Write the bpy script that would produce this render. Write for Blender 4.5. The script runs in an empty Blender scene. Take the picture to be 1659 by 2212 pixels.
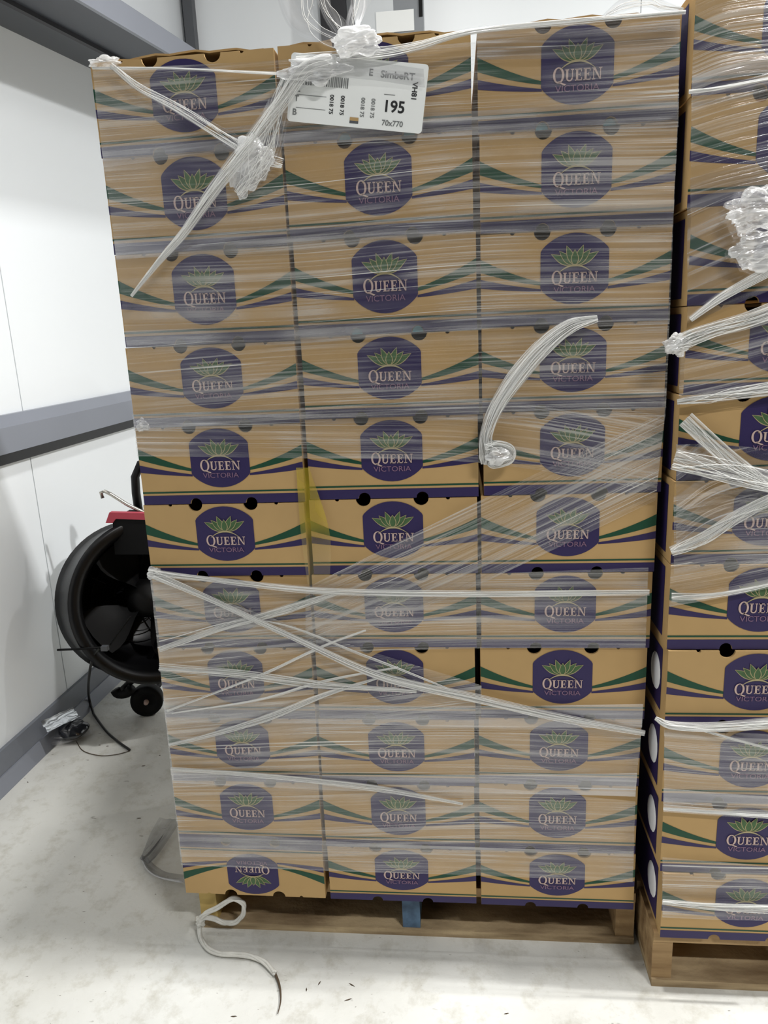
import bpy, bmesh, math, random
from mathutils import Vector, Matrix, noise

random.seed(7)
SC = bpy.context.scene
COL = SC.collection
PI = math.pi

# ------------------------------------------------------------------ camera
EYE = Vector((0.65344, -1.43006, 1.42059))
CX = Vector((0.994692, 0.093812, -0.042273))
CY = Vector((-0.018214, -0.243814, -0.969651))      # image down
CZ = Vector((-0.101272, 0.965274, -0.240811))       # view direction
FPX = 1600.0
cam_d = bpy.data.cameras.new('camera')
cam_d.sensor_fit = 'VERTICAL'
cam_d.sensor_height = 24.0
cam_d.lens = 24.0 * FPX / 2212.0
cam_d.clip_start = 0.02
cam = bpy.data.objects.new('camera', cam_d)
COL.objects.link(cam)
m3 = Matrix((CX, -CY, -CZ)).transposed()
cam.matrix_world = Matrix.Translation(EYE) @ m3.to_4x4()
SC.camera = cam


def at(px, py, axis, val):
    """the point of the photograph's pixel that lies on the plane axis = val"""
    d = CX * ((px - 829.5) / FPX) + CY * ((py - 1106.0) / FPX) + CZ
    return EYE + d * ((val - EYE[axis]) / d[axis])


# ------------------------------------------------------------------ light
W = bpy.data.worlds.new('world')
SC.world = W
W.use_nodes = True
bg = W.node_tree.nodes['Background']
bg.inputs[0].default_value = (0.93, 0.97, 1.0, 1)
bg.inputs[1].default_value = 0.015


def area(name, loc, sx, sy, power, rot=(0, 0, 0), col=(1, 0.995, 0.98)):
    l = bpy.data.lights.new(name, 'AREA')
    l.shape = 'RECTANGLE'
    l.size, l.size_y = sx, sy
    l.energy = power
    l.color = col
    o = bpy.data.objects.new(name, l)
    COL.objects.link(o)
    o.location = loc
    o.rotation_euler = rot
    return o


# one lamp straight above the stack fronts; the others are unseen fill lights, added
area('lamp_or_fill', (0.67, 0.0, 4.1), 0.22, 0.12, 50)
area('lamp_or_fill', (3.6, 0.0, 4.1), 0.30, 0.12, 155)  # unseen light added to brighten the left wall below the tray
area('lamp_or_fill', (2.7, -2.6, 4.1), 1.2, 0.12, 85)  # unseen front fill, added to light the carton faces
area('lamp_or_fill', (3.6, 1.9, 4.1), 0.30, 0.12, 25)  # weak unseen fill, added to lift the white walls

SC.view_settings.view_transform = 'Standard'
SC.view_settings.look = 'None'
SC.view_settings.gamma = 1.0
SC.view_settings.use_curve_mapping = False
SC.view_settings.exposure = 0.55
SC.cycles.transparent_max_bounces = 20
SC.cycles.max_bounces = 6
SC.cycles.adaptive_threshold = 0.02


# ------------------------------------------------------------------ helpers
def lin(r, g, b):
    f = lambda c: (c / 255 / 12.92) if c / 255 <= 0.04045 else ((c / 255 + 0.055) / 1.055) ** 2.4
    return (f(r), f(g), f(b), 1)


def mat(name, col, rough=0.6, metal=0.0, spec=0.4, var=0.0, scale=(20, 20, 20), bump=0.0, bscale=80, col2=None, detail=4):
    m = bpy.data.materials.new(name)
    m.use_nodes = True
    nt = m.node_tree
    b = nt.nodes['Principled BSDF']
    b.inputs['Base Color'].default_value = col
    b.inputs['Roughness'].default_value = rough
    b.inputs['Metallic'].default_value = metal
    b.inputs['Specular IOR Level'].default_value = spec
    tc = nt.nodes.new('ShaderNodeTexCoord')
    if var or col2:
        mp = nt.nodes.new('ShaderNodeMapping')
        mp.inputs['Scale'].default_value = scale
        nz = nt.nodes.new('ShaderNodeTexNoise')
        nz.inputs['Scale'].default_value = 1.0
        nz.inputs['Detail'].default_value = detail
        rp = nt.nodes.new('ShaderNodeValToRGB')
        rp.color_ramp.elements[0].position = 0.3
        rp.color_ramp.elements[1].position = 0.7
        c2 = col2 or tuple(max(0, c * (1 - var)) for c in col[:3]) + (1,)
        rp.color_ramp.elements[0].color = c2
        rp.color_ramp.elements[1].color = col
        nt.links.new(tc.outputs['Object'], mp.inputs[0])
        nt.links.new(mp.outputs[0], nz.inputs['Vector'])
        nt.links.new(nz.outputs['Fac'], rp.inputs[0])
        nt.links.new(rp.outputs[0], b.inputs['Base Color'])
    if bump:
        n2 = nt.nodes.new('ShaderNodeTexNoise')
        n2.inputs['Scale'].default_value = bscale
        n2.inputs['Detail'].default_value = 5
        bp = nt.nodes.new('ShaderNodeBump')
        bp.inputs['Strength'].default_value = bump
        bp.inputs['Distance'].default_value = 0.01
        nt.links.new(tc.outputs['Object'], n2.inputs['Vector'])
        nt.links.new(n2.outputs['Fac'], bp.inputs['Height'])
        nt.links.new(bp.outputs[0], b.inputs['Normal'])
    return m


def film_mat(name, haze, amp, su=3.0, sv=170.0, lo=0.50, hi=0.70, rough=0.10, col=(0.66, 0.66, 0.67, 1), patch=True, gloss=0.06, thread=1.6, transl=0.15):
    """stretch film: clear, with milky streaks along its pull direction and wrinkles that catch the lamps"""
    m = bpy.data.materials.new(name)
    m.use_nodes = True
    nt = m.node_tree
    N = nt.nodes.new
    L = nt.links.new
    for n in list(nt.nodes):
        if n.type == 'BSDF_PRINCIPLED':
            nt.nodes.remove(n)
    out = nt.nodes['Material Output']
    uv = N('ShaderNodeUVMap')

    def streak(a, b, det, w):
        mp = N('ShaderNodeMapping')
        mp.inputs['Scale'].default_value = (a, b, 1)
        mp.inputs['Location'].default_value = (w, w * 1.7, 0)
        nz = N('ShaderNodeTexNoise')
        nz.inputs['Scale'].default_value = 1
        nz.inputs['Detail'].default_value = det
        nz.inputs['Roughness'].default_value = 0.6
        L(uv.outputs[0], mp.inputs[0])
        L(mp.outputs[0], nz.inputs['Vector'])
        return nz.outputs['Fac']

    def rng(v, a, b, c, d):
        r = N('ShaderNodeMapRange')
        r.interpolation_type = 'SMOOTHSTEP'
        for i, x in enumerate((a, b, c, d)):
            r.inputs[i + 1].default_value = x
        L(v, r.inputs[0])
        return r.outputs[0]

    def math_(op, a, b):
        n = N('ShaderNodeMath')
        n.operation = op
        for i, x in enumerate((a, b)):
            if isinstance(x, (int, float)):
                n.inputs[i].default_value = x
            else:
                L(x, n.inputs[i])
        return n.outputs[0]

    s1 = streak(su, sv, 2.5, 0.3)
    s2 = streak(su * 0.5, sv * 0.28, 2.0, 5.1)
    pt = streak(4.0, 7.0, 2.0, 9.7)
    a = rng(s1, lo, hi, 0.0, 1.0)
    b = rng(s2, 0.46, 0.66, 0.0, 0.8)
    st = math_('MAXIMUM', a, b)
    if patch:
        st = math_('MULTIPLY', st, rng(pt, 0.34, 0.62, 0.15, 1.0))
    th = rng(streak(su * 0.35, sv * 0.9, 1.0, 21.3), 0.635, 0.70, 0.0, 1.0)
    th = math_('MULTIPLY', th, rng(streak(2.5, 5.0, 2.0, 33.1), 0.40, 0.62, 0.1, 1.0))
    st = math_('MAXIMUM', st, math_('MULTIPLY', th, thread))
    fac = math_('ADD', math_('MULTIPLY', st, amp), rng(pt, 0.3, 0.7, haze * 0.3, haze * 1.6))
    cl = N('ShaderNodeClamp')
    L(fac, cl.inputs[0])
    cl.inputs['Max'].default_value = 0.96
    bp = N('ShaderNodeBump')
    bp.inputs['Strength'].default_value = 0.7
    bp.inputs['Distance'].default_value = 0.0012
    L(math_('ADD', s1, math_('MULTIPLY', s2, 2.0)), bp.inputs['Height'])
    tr = N('ShaderNodeBsdfTransparent')
    tr.inputs[0].default_value = (0.97, 0.97, 0.975, 1)
    pr = N('ShaderNodeBsdfPrincipled')
    pr.inputs['Base Color'].default_value = col
    pr.inputs['Roughness'].default_value = 0.34
    pr.inputs['Specular IOR Level'].default_value = 0.6
    L(bp.outputs[0], pr.inputs['Normal'])
    gl = N('ShaderNodeBsdfGlossy')
    gl.inputs['Roughness'].default_value = rough
    gl.inputs['Color'].default_value = (0.9, 0.9, 0.92, 1)
    L(bp.outputs[0], gl.inputs['Normal'])
    m1 = N('ShaderNodeMixShader')
    m1.inputs[0].default_value = gloss
    L(tr.outputs[0], m1.inputs[1])
    L(gl.outputs[0], m1.inputs[2])
    m2 = N('ShaderNodeMixShader')
    L(cl.outputs[0], m2.inputs[0])
    tl = N('ShaderNodeBsdfTranslucent')
    tl.inputs[0].default_value = col
    L(bp.outputs[0], tl.inputs['Normal'])
    m3_ = N('ShaderNodeMixShader')
    m3_.inputs[0].default_value = transl
    L(pr.outputs[0], m3_.inputs[1])
    L(tl.outputs[0], m3_.inputs[2])
    L(m1.outputs[0], m2.inputs[1])
    L(m3_.outputs[0], m2.inputs[2])
    L(m2.outputs[0], out.inputs['Surface'])
    return m


class MB:
    """collects geometry for ONE mesh"""

    def __init__(self):
        self.v, self.f, self.uv = [], [], []

    def add(self, vs, fs):
        n = len(self.v)
        self.v += [tuple(v) for v in vs]
        self.f += [tuple(i + n for i in f) for f in fs]
        return self

    def box(self, a, b):
        x0, y0, z0 = a
        x1, y1, z1 = b
        return self.add([(x0, y0, z0), (x1, y0, z0), (x1, y1, z0), (x0, y1, z0), (x0, y0, z1), (x1, y0, z1), (x1, y1, z1), (x0, y1, z1)],
                        [(0, 3, 2, 1), (4, 5, 6, 7), (0, 1, 5, 4), (1, 2, 6, 5), (2, 3, 7, 6), (3, 0, 4, 7)])

    def poly(self, pts):
        return self.add(pts, [tuple(range(len(pts)))])

    def prism(self, pts, y0, y1):
        """polygon in x-z extruded from y0 (front) to y1"""
        n = len(pts)
        vs = [(x, y0, z) for x, z in pts] + [(x, y1, z) for x, z in pts]
        fs = [tuple(range(n)), tuple(range(2 * n - 1, n - 1, -1))]
        for i in range(n):
            j = (i + 1) % n
            fs.append((i, i + n, j + n, j))
        return self.add(vs, fs)

    def tube(self, pts, r, k=6, cap=True):
        pts = [Vector(p) for p in pts]
        n = len(pts)
        rs = r if isinstance(r, (list, tuple)) else [r] * n
        vs, fs = [], []
        up = None
        for i, p in enumerate(pts):
            t = (pts[min(i + 1, n - 1)] - pts[max(i - 1, 0)])
            t = t.normalized() if t.length > 1e-9 else Vector((0, 0, 1))
            if up is None:
                up = t.orthogonal().normalized()
            up = (up - t * up.dot(t))
            up = up.normalized() if up.length > 1e-6 else t.orthogonal().normalized()
            s = t.cross(up)
            for j in range(k):
                a = 2 * PI * j / k
                vs.append(p + (up * math.cos(a) + s * math.sin(a)) * rs[i])
        for i in range(n - 1):
            for j in range(k):
                fs.append((i * k + j, i * k + (j + 1) % k, (i + 1) * k + (j + 1) % k, (i + 1) * k + j))
        if cap:
            fs.append(tuple(range(k - 1, -1, -1)))
            fs.append(tuple(range((n - 1) * k, n * k)))
        return self.add(vs, fs)

    def lathe(self, prof, k=48, M=None):
        """profile of (radius, height) about +Z, then the matrix M"""
        vs, fs = [], []
        n = len(prof)
        for r, h in prof:
            for j in range(k):
                a = 2 * PI * j / k
                v = Vector((r * math.cos(a), r * math.sin(a), h))
                vs.append(M @ v if M else v)
        for i in range(n - 1):
            for j in range(k):
                fs.append((i * k + j, i * k + (j + 1) % k, (i + 1) * k + (j + 1) % k, (i + 1) * k + j))
        return self.add(vs, fs)

    def mesh(self, name, mats, smooth=False):
        me = bpy.data.meshes.new(name)
        me.from_pydata(self.v, [], self.f)
        for m in mats if isinstance(mats, (list, tuple)) else [mats]:
            me.materials.append(m)
        if smooth:
            me.polygons.foreach_set('use_smooth', [True] * len(me.polygons))
        me.update()
        return me

    def build(self, name, mats, parent=None, smooth=False):
        o = bpy.data.objects.new(name, self.mesh(name, mats, smooth))
        COL.objects.link(o)
        if parent:
            o.parent = parent
        return o


def tag(o, label=None, cat=None, group=None, kind=None):
    for k, v in (('label', label), ('category', cat), ('group', group), ('kind', kind)):
        if v:
            o[k] = v
    return o


def empty(name, loc=(0, 0, 0), rot=(0, 0, 0)):
    o = bpy.data.objects.new(name, None)
    COL.objects.link(o)
    o.location = loc
    o.rotation_euler = rot
    return o


def link(name, me, parent, loc=(0, 0, 0)):
    o = bpy.data.objects.new(name, me)
    COL.objects.link(o)
    o.parent = parent
    o.location = loc
    return o


def smooth_path(pts, n):
    """Catmull-Rom through 3-D points, n samples"""
    P = [Vector(p) for p in pts]
    P = [P[0] * 2 - P[1]] + P + [P[-1] * 2 - P[-2]]
    out = []
    seg = len(P) - 3
    for i in range(n):
        t = i / (n - 1) * seg
        k = min(int(t), seg - 1)
        u = t - k
        a, b, c, d = P[k:k + 4]
        out.append(0.5 * ((2 * b) + (c - a) * u + (2 * a - 5 * b + 4 * c - d) * u * u + (3 * b - a - 3 * c + d) * u ** 3))
    return out


def text_mesh(name, body, size, m, align='CENTER', bold=0.0):
    cu = bpy.data.curves.new(name, 'FONT')
    cu.body = body
    cu.size = size
    cu.align_x = align
    cu.align_y = 'CENTER'
    cu.resolution_u = 3
    cu.offset = bold
    o = bpy.data.objects.new(name, cu)
    COL.objects.link(o)
    dg = bpy.context.evaluated_depsgraph_get()
    dg.update()
    me = bpy.data.meshes.new_from_object(o.evaluated_get(dg))
    vs = [v.co.copy() for v in me.vertices]
    fs = [tuple(p.vertices) for p in me.polygons]
    bpy.data.objects.remove(o)
    bpy.data.meshes.remove(me)
    bpy.data.curves.remove(cu)
    return vs, fs


# ------------------------------------------------------------------ materials
M = {}
M['kraft'] = mat('kraft', lin(184, 152, 104), 0.75, spec=0.2, var=0.10, scale=(9, 9, 9))
M['kraft_in'] = mat('kraft_inside', lin(170, 135, 92), 0.85, spec=0.1)
M['purple'] = mat('purple_ink', lin(42, 32, 78), 0.5, spec=0.35)
M['green'] = mat('green_ink', lin(20, 68, 47), 0.5, spec=0.3)
M['leaf'] = mat('leaf_green_ink', lin(74, 104, 66), 0.55, spec=0.3, var=0.35, scale=(70, 70, 70))
M['gold'] = mat('pale_gold_ink', lin(168, 156, 116), 0.55, spec=0.3)
M['cream'] = mat('cream_ink', lin(192, 168, 160), 0.55, spec=0.3)
M['mauve'] = mat('mauve_ink', lin(128, 98, 122), 0.55, spec=0.3)
M['wall'] = mat('white_panel_metal', lin(236, 240, 243), 0.28, spec=0.5)
M['wallb'] = mat('white_back_panel', lin(240, 244, 246), 0.35, spec=0.4)
M['ceil'] = mat('dark_ceiling', lin(120, 122, 126), 0.8, spec=0.1)
M['rail'] = mat('grey_painted_rail', lin(132, 136, 146), 0.35, spec=0.5, var=0.05, scale=(3, 3, 3))
M['rail_dark'] = mat('dark_rail', lin(38, 38, 42), 0.5)
M['curb'] = mat('grey_curb', lin(118, 122, 130), 0.45, var=0.12, scale=(6, 6, 6))
M['black'] = mat('black_plastic', lin(11, 11, 13), 0.38, spec=0.3)
M['blackm'] = mat('black_matte', lin(9, 9, 10), 0.6, spec=0.2)
M['post'] = mat('black_post', lin(24, 24, 28), 0.4)
M['darkgrey'] = mat('dark_grey_trim', lin(86, 88, 92), 0.5)
M['cab'] = mat('pale_cabinet', lin(206, 210, 212), 0.4)
M['cabg'] = mat('grey_cabinet', lin(128, 132, 136), 0.45)
M['paper'] = mat('white_paper', lin(238, 240, 238), 0.5)
M['ink'] = mat('black_print', lin(40, 40, 42), 0.6)
M['inkg'] = mat('grey_print', lin(120, 122, 122), 0.6)
M['red'] = mat('red_plastic', lin(180, 66, 82), 0.45)
M['steel'] = mat('bright_steel', lin(205, 200, 190), 0.25, metal=0.9)
M['tray'] = mat('shaded_tray', lin(60, 63, 70), 0.4)  # darker grey holds the shade under the tray in its colour
M['wood'] = mat('pallet_wood', lin(178, 150, 110), 0.8, spec=0.15, col2=lin(122, 96, 66), scale=(3, 30, 30), bump=0.3, bscale=60)
M['wood2'] = mat('stained_wood', lin(196, 174, 138), 0.85, spec=0.1, col2=lin(112, 92, 68), scale=(5, 18, 40), bump=0.3, bscale=60)
M['woody'] = mat('yellow_wood', lin(206, 178, 112), 0.8, spec=0.15, var=0.2, scale=(20, 20, 8))
M['blue'] = mat('blue_painted_wood', lin(96, 124, 150), 0.7, col2=lin(64, 82, 104), scale=(30, 30, 30))
M['white_oval'] = mat('white_oval', lin(225, 226, 230), 0.3, spec=0.5)
M['cyan'] = mat('teal_liner', lin(70, 150, 165), 0.4)
M['chip'] = mat('dark_splinter', lin(78, 64, 48), 0.8)
M['cord'] = mat('milky_twisted_film', lin(214, 212, 204), 0.35, spec=0.5, var=0.15, scale=(60, 60, 60))
M['cable'] = mat('black_cable', lin(30, 30, 28), 0.45)

# floor: pale worn concrete
fm = bpy.data.materials.new('worn_concrete')
fm.use_nodes = True
nt = fm.node_tree
fb = nt.nodes['Principled BSDF']
tc = nt.nodes.new('ShaderNodeTexCoord')


def fnoise(scale, det, vec=None, rough=0.55):
    n = nt.nodes.new('ShaderNodeTexNoise')
    n.inputs['Scale'].default_value = scale
    n.inputs['Detail'].default_value = det
    n.inputs['Roughness'].default_value = rough
    nt.links.new(vec or tc.outputs['Object'], n.inputs['Vector'])
    return n.outputs['Fac']


def framp(v, stops):
    r = nt.nodes.new('ShaderNodeValToRGB')
    e = r.color_ramp.elements
    for i, (p, c) in enumerate(stops):
        x = e[i] if i < 2 else e.new(p)
        x.position = p
        x.color = c
    nt.links.new(v, r.inputs[0])
    return r.outputs[0]


def fmul(a, b, fac=1.0):
    x = nt.nodes.new('ShaderNodeMix')
    x.data_type = 'RGBA'
    x.blend_type = 'MULTIPLY'
    x.inputs[0].default_value = fac
    nt.links.new(a, x.inputs[6])
    nt.links.new(b, x.inputs[7])
    return x.outputs[2]


c1 = framp(fnoise(2.2, 6), [(0.30, lin(198, 197, 190)), (0.68, lin(221, 221, 216))])
c2 = framp(fnoise(14, 7, rough=0.7), [(0.30, lin(214, 210, 200)), (0.5, (1, 1, 1, 1))])
mpf = nt.nodes.new('ShaderNodeMapping')
mpf.inputs['Scale'].default_value = (1.0, 2.4, 1)
nt.links.new(tc.outputs['Object'], mpf.inputs[0])
c3 = framp(fnoise(16, 3, mpf.outputs[0]), [(0.24, lin(120, 112, 98)), (0.31, (1, 1, 1, 1))])
c4 = framp(fnoise(48, 2, mpf.outputs[0]), [(0.235, lin(110, 100, 84)), (0.275, (1, 1, 1, 1))])
cc = fmul(fmul(fmul(c1, c2, 0.7), c3, 0.7), c4, 0.8)
nt.links.new(cc, fb.inputs['Base Color'])
fb.inputs['Roughness'].default_value = 0.55
fb.inputs['Specular IOR Level'].default_value = 0.3
bp = nt.nodes.new('ShaderNodeBump')
bp.inputs['Strength'].default_value = 0.25
bp.inputs['Distance'].default_value = 0.01
nt.links.new(fnoise(30, 6), bp.inputs['Height'])
nt.links.new(bp.outputs[0], fb.inputs['Normal'])
M['floor'] = fm

M['film'] = film_mat('clear_film', 0.06, 0.46, su=1.8, sv=300, col=(0.78, 0.77, 0.74, 1), thread=2.0)
M['film_heavy'] = film_mat('wrinkled_film', 0.07, 0.5, su=3, sv=150, lo=0.52, hi=0.70, gloss=0.16, rough=0.09)
M['film_rope'] = film_mat('bunched_film', 0.22, 0.6, su=4, sv=380, lo=0.44, hi=0.62, col=(0.96, 0.96, 0.94, 1), patch=False, transl=0.35)
def thread_mat():
    m = film_mat('film_thread', 0.62, 0.0, col=(0.97, 0.97, 0.95, 1), transl=0.3)
    return m


M['thread'] = thread_mat()
M['film_wad'] = film_mat('wadded_film', 0.24, 0.5, su=6, sv=60, lo=0.42, hi=0.62, col=(0.95, 0.95, 0.94, 1), patch=False, gloss=0.22, rough=0.12, transl=0.35)
M['film_clear'] = film_mat('thin_film', 0.06, 0.30, gloss=0.08)
M['film_grey'] = film_mat('dusty_film', 0.34, 0.4, su=9, sv=60, col=(0.10, 0.10, 0.10, 1))
M['film_yellow'] = film_mat('yellow_film', 0.22, 0.25, su=8, sv=8, lo=0.4, hi=0.7, col=(0.62, 0.47, 0.03, 1))

# ------------------------------------------------------------------ room
def xw(y):
    return -0.885 + 0.035 * (y - 0.6)


Y0, Y1, ZC = -3.5, 3.05, 4.3
WANG = math.atan(-0.035)

fl = MB()
fl.box((-1.6, Y0, -0.1), (4.5, Y1 + 0.2, 0.0))
tag(fl.build('floor', M['floor']), kind='structure')
ce = MB()
ce.box((-1.6, Y0, ZC), (4.5, Y1 + 0.2, ZC + 0.1))
tag(ce.build('ceiling', M['ceil']), kind='structure')


def wall_space(name):
    """an object whose local x runs out of the left wall, local y along it"""
    return empty(name, (xw(0), 0, 0), (0, 0, WANG))


wl = MB()
wl.box((-0.14, Y0, 0), (-0.012, Y1 + 0.1, ZC))
wlo = wl.build('wall_left', M['darkgrey'])
wlo.location = (xw(0), 0, 0)
wlo.rotation_euler = (0, 0, WANG)
tag(wlo, kind='structure')
edges = [Y0, -2.06, -1.02, 0.02, 1.055, 2.09, Y1 + 0.08]
for a, b in zip(edges[:-1], edges[1:]):
    p = MB()
    p.box((-0.012, a + 0.0025, 0), (0.0, b - 0.0025, ZC))
    p.build('panel', M['wall'], wlo)

wb = MB()
wb.box((-1.2, Y1 + 0.012, 0), (4.5, Y1 + 0.16, ZC))
wbo = tag(wb.build('wall_back', M['darkgrey']), kind='structure')
xs = [-1.2, 0.44, 1.64, 2.84, 4.5]
for a, b in zip(xs[:-1], xs[1:]):
    p = MB()
    p.box((a + 0.002, Y1, 0), (b - 0.002, Y1 + 0.012, ZC))
    p.build('panel', M['wallb'], wbo)


def profile(prof, y0, y1, name, m, parent=None):
    """profile (x, z) swept along local y"""
    mb = MB()
    n = len(prof)
    mb.add([(x, y0, z) for x, z in prof] + [(x, y1, z) for x, z in prof],
           [tuple(range(n)), tuple(range(2 * n - 1, n - 1, -1))] + [(i, i + n, (i + 1) % n + n, (i + 1) % n) for i in range(n)])
    return mb.build(name, m, parent)


def place_wall(o):
    o.location = (xw(0), 0, 0)
    o.rotation_euler = (0, 0, WANG)
    return o


# curb along the left wall
bb = tag(place_wall(profile([(0, 0), (0.03, 0), (0.03, 0.052), (0.014, 0.115), (0, 0.115)], Y0, Y1, 'baseboard_left', M['curb'])), kind='structure')
profile([(0.03, 0), (0.055, 0), (0.036, 0.05), (0.03, 0.05)], Y0, Y1, 'cove_strip', M['rail'], bb)
# bumper rail at waist height
rl = tag(place_wall(profile([(0, 1.07), (0.045, 1.07), (0.045, 1.155), (0.02, 1.192), (0, 1.192)], Y0, Y1, 'trim_1', M['rail'])), kind='structure')
profile([(0, 1.03), (0.018, 1.03), (0.042, 1.07), (0, 1.07)], Y0, Y1, 'lower_strip', M['rail_dark'], rl)  # dark bevelled strip along the rail's lower edge

# deep tray-like rail high on the left wall, climbing slightly
tr = empty('trim_2')
tag(tr, kind='structure')


def tray(name, prof, m):
    ya, yb = -1.0, Y1
    mb = MB()
    n = len(prof)
    vs = []
    for y in (ya, yb):
        dz = 0.085 * (y - 1.3)
        for x, z in prof:
            vs.append((xw(y) + x + 0.03 * (y - 1.3) * (x / 0.4), y, z + dz))
    mb.add(vs, [tuple(range(n)), tuple(range(2 * n - 1, n - 1, -1))] + [(i, i + n, (i + 1) % n + n, (i + 1) % n) for i in range(n)])
    return mb.build(name, m, tr)


tray('bottom_plate', [(0, 2.47), (0.385, 2.462), (0.385, 2.474), (0, 2.482)], M['tray'])  # underside shade painted in with a darker grey
tray('front_plate', [(0.385, 2.455), (0.40, 2.455), (0.40, 2.535), (0.385, 2.535)], M['rail'])
tray('inner_rib', [(0.17, 2.452), (0.19, 2.452), (0.19, 2.474), (0.17, 2.474)], M['rail_dark'])

# corner post, black column, cabinet on the back wall
cp = MB()
x0 = at(400, 60, 1, 3.0).x
x1 = at(420, 60, 1, 3.0).x
cp.box((x0, 2.99, 0), (x1, Y1, ZC))
tag(cp.build('corner_trim', M['darkgrey']), 'slim dark grey strip running up the white back wall corner', 'trim')
bc = empty('column', (0.03, 2.96, 0))
tag(bc, 'black square column before the white back wall, above the middle cartons', 'column')
a = at(692, 40, 1, 2.9).x
b = at(748, 40, 1, 2.9).x
p = MB()
p.box((a - 0.03, -0.09 + 0.03, 0), (b - 0.03, 0.09, ZC))
p.build('shaft', M['post'], bc)
p = MB()
p.box((b - 0.03, -0.02, 0), (b - 0.03 + 0.03, 0.09, ZC))
p.build('edge_strip', M['cabg'], bc)
cb = empty('wall_cabinet', (0.36, Y1, 2.55))
tag(cb, 'pale wall cabinet with grey door edge and taped white sheet on back wall', 'cabinet')
yc = Y1 - 0.16
fx = lambda px: at(px, 30, 1, yc).x - 0.36
p = MB()
p.box((fx(765), -0.16, 0), (fx(850), 0, 1.0))
p.build('body', M['cab'], cb)
p = MB()
p.box((fx(850), -0.16, 0), (fx(914), 0, 1.0))
p.build('side_door', M['cabg'], cb)
p = MB()
p.box((fx(905), -0.168, at(905, 36, 1, yc).z - 2.55), (fx(913), -0.16, 1.0))
p.build('hinge_strip', M['blackm'], cb)
p = MB()
p.box((fx(812), -0.166, at(850, 70, 1, yc).z - 2.55), (fx(894), -0.1605, at(850, 24, 1, yc).z - 2.55))
p.build('notice', M['paper'], cb)

# ------------------------------------------------------------------ carton
BW, BH, BD = 0.336, 0.160, 0.62
EW, EH = 0.0605, 0.0605           # emblem half sizes
EZ = 0.59 * BH
Yf = -BD / 2


def arc(cx, cz, r, a0, a1, n):
    return [(cx + r * math.cos(a0 + (a1 - a0) * i / n), cz + r * math.sin(a0 + (a1 - a0) * i / n)) for i in range(n + 1)]


# front panel with half-round hand holes in its top and bottom edges
h = BW / 2
HR = 0.0150
HO = 0.172 * BW
pts = [(-h, 0)]
for c in (-HO, HO):
    pts += arc(c, 0, HR * 0.8, PI, 0, 10)
pts += [(h, 0), (h, BH)]
for c, r in ((0.33 * BW, 0.0042), (HO, HR), (-HO, HR), (-0.33 * BW, 0.0042)):
    pts += arc(c, BH, r, 0, -PI, 10 if r > 0.01 else 5)
pts += [(-h, BH)]
mb = MB().prism(pts, Yf, Yf + 0.005)
bm = bmesh.new()
me_front = mb.mesh('front_panel', M['kraft'])
bm.from_mesh(me_front)
bmesh.ops.triangulate(bm, faces=[f for f in bm.faces if len(f.verts) > 4])
bm.to_mesh(me_front)
bm.free()

mb = MB()
t = 0.005
mb.box((-h, Yf + t, 0), (-h + t, -Yf, BH))
mb.box((h - t, Yf + t, 0), (h, -Yf, BH))
mb.box((-h + t, -Yf - t, 0), (h - t, -Yf, BH))
mb.box((-h + t, Yf + 0.07, 0.0), (h - t, -Yf - t, t))
mb.box((-h + t, Yf + 0.07, BH - t), (h - t, -Yf - t, BH))
me_body = mb.mesh('body', M['kraft'])


def notch_band(z0, z1):
    """band over the bottom of the panel, cut out round the hand holes"""
    p = [(-h, z0)]
    for c in (-HO, HO):
        p += arc(c, 0, HR * 0.8, PI, 0, 10)
    p += [(h, z0), (h, z1), (-h, z1)]
    return p


e1 = Yf - 0.0005
mb = MB()
mb.add([(x, e1, z) for x, z in notch_band(0, 0.118 * BH)], [tuple(range(len(notch_band(0, 1))))])
me_band = mb.mesh('bottom_band', M['purple'])
mb = MB().poly([(-h, e1, 0.146 * BH), (h, e1, 0.146 * BH), (h, e1, 0.168 * BH), (-h, e1, 0.168 * BH)])
me_line = mb.mesh('green_line', M['green'])


def wedge(z0a, z1a, z0b, z1b, sag, s):
    """tapering stripe from the carton's edge to the emblem, both sides"""
    mb = MB()
    xe = EW * 0.98
    for s in (s,):
        n = 10
        vs = []
        for i in range(n + 1):
            u = i / n
            x = s * (h + (xe - h) * u)
            k = sag * 4 * u * (1 - u)
            vs.append((x, e1, (z0a + (z0b - z0a) * u - k * 0.7) * BH))
            vs.append((x, e1, (z1a + (z1b - z1a) * u - k) * BH))
        fs = [(2 * i, 2 * i + 2, 2 * i + 3, 2 * i + 1) if s < 0 else (2 * i, 2 * i + 1, 2 * i + 3, 2 * i + 2) for i in range(n)]
        mb.add(vs, fs)
    return mb


me_gw = [wedge(0.595, 0.735, 0.428, 0.462, 0.022, q).mesh('green_stripe', M['green']) for q in (-1, 1)]
me_pw = [wedge(0.425, 0.520, 0.362, 0.388, 0.010, q).mesh('purple_stripe', M['purple']) for q in (-1, 1)]


# emblem outline: flat sides, arched top and bottom
def emblem_pts():
    p = []
    n = 14
    cz = -0.30                      # arch circle centre so that |u|=1 meets v=0.56
    R = 1.0 - cz
    a1 = math.asin(min(1, 0.96 / R))
    for i in range(n + 1):
        a = -a1 + 2 * a1 * i / n
        p.append((R * math.sin(a), cz + R * math.cos(a)))
    q = [(-u, -v) for u, v in p]
    p = [(-1.0, 0.50)] + p + [(1.0, 0.50)]
    q = [(1.0, -0.50)] + q + [(-1.0, -0.50)]
    return p + q


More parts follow.
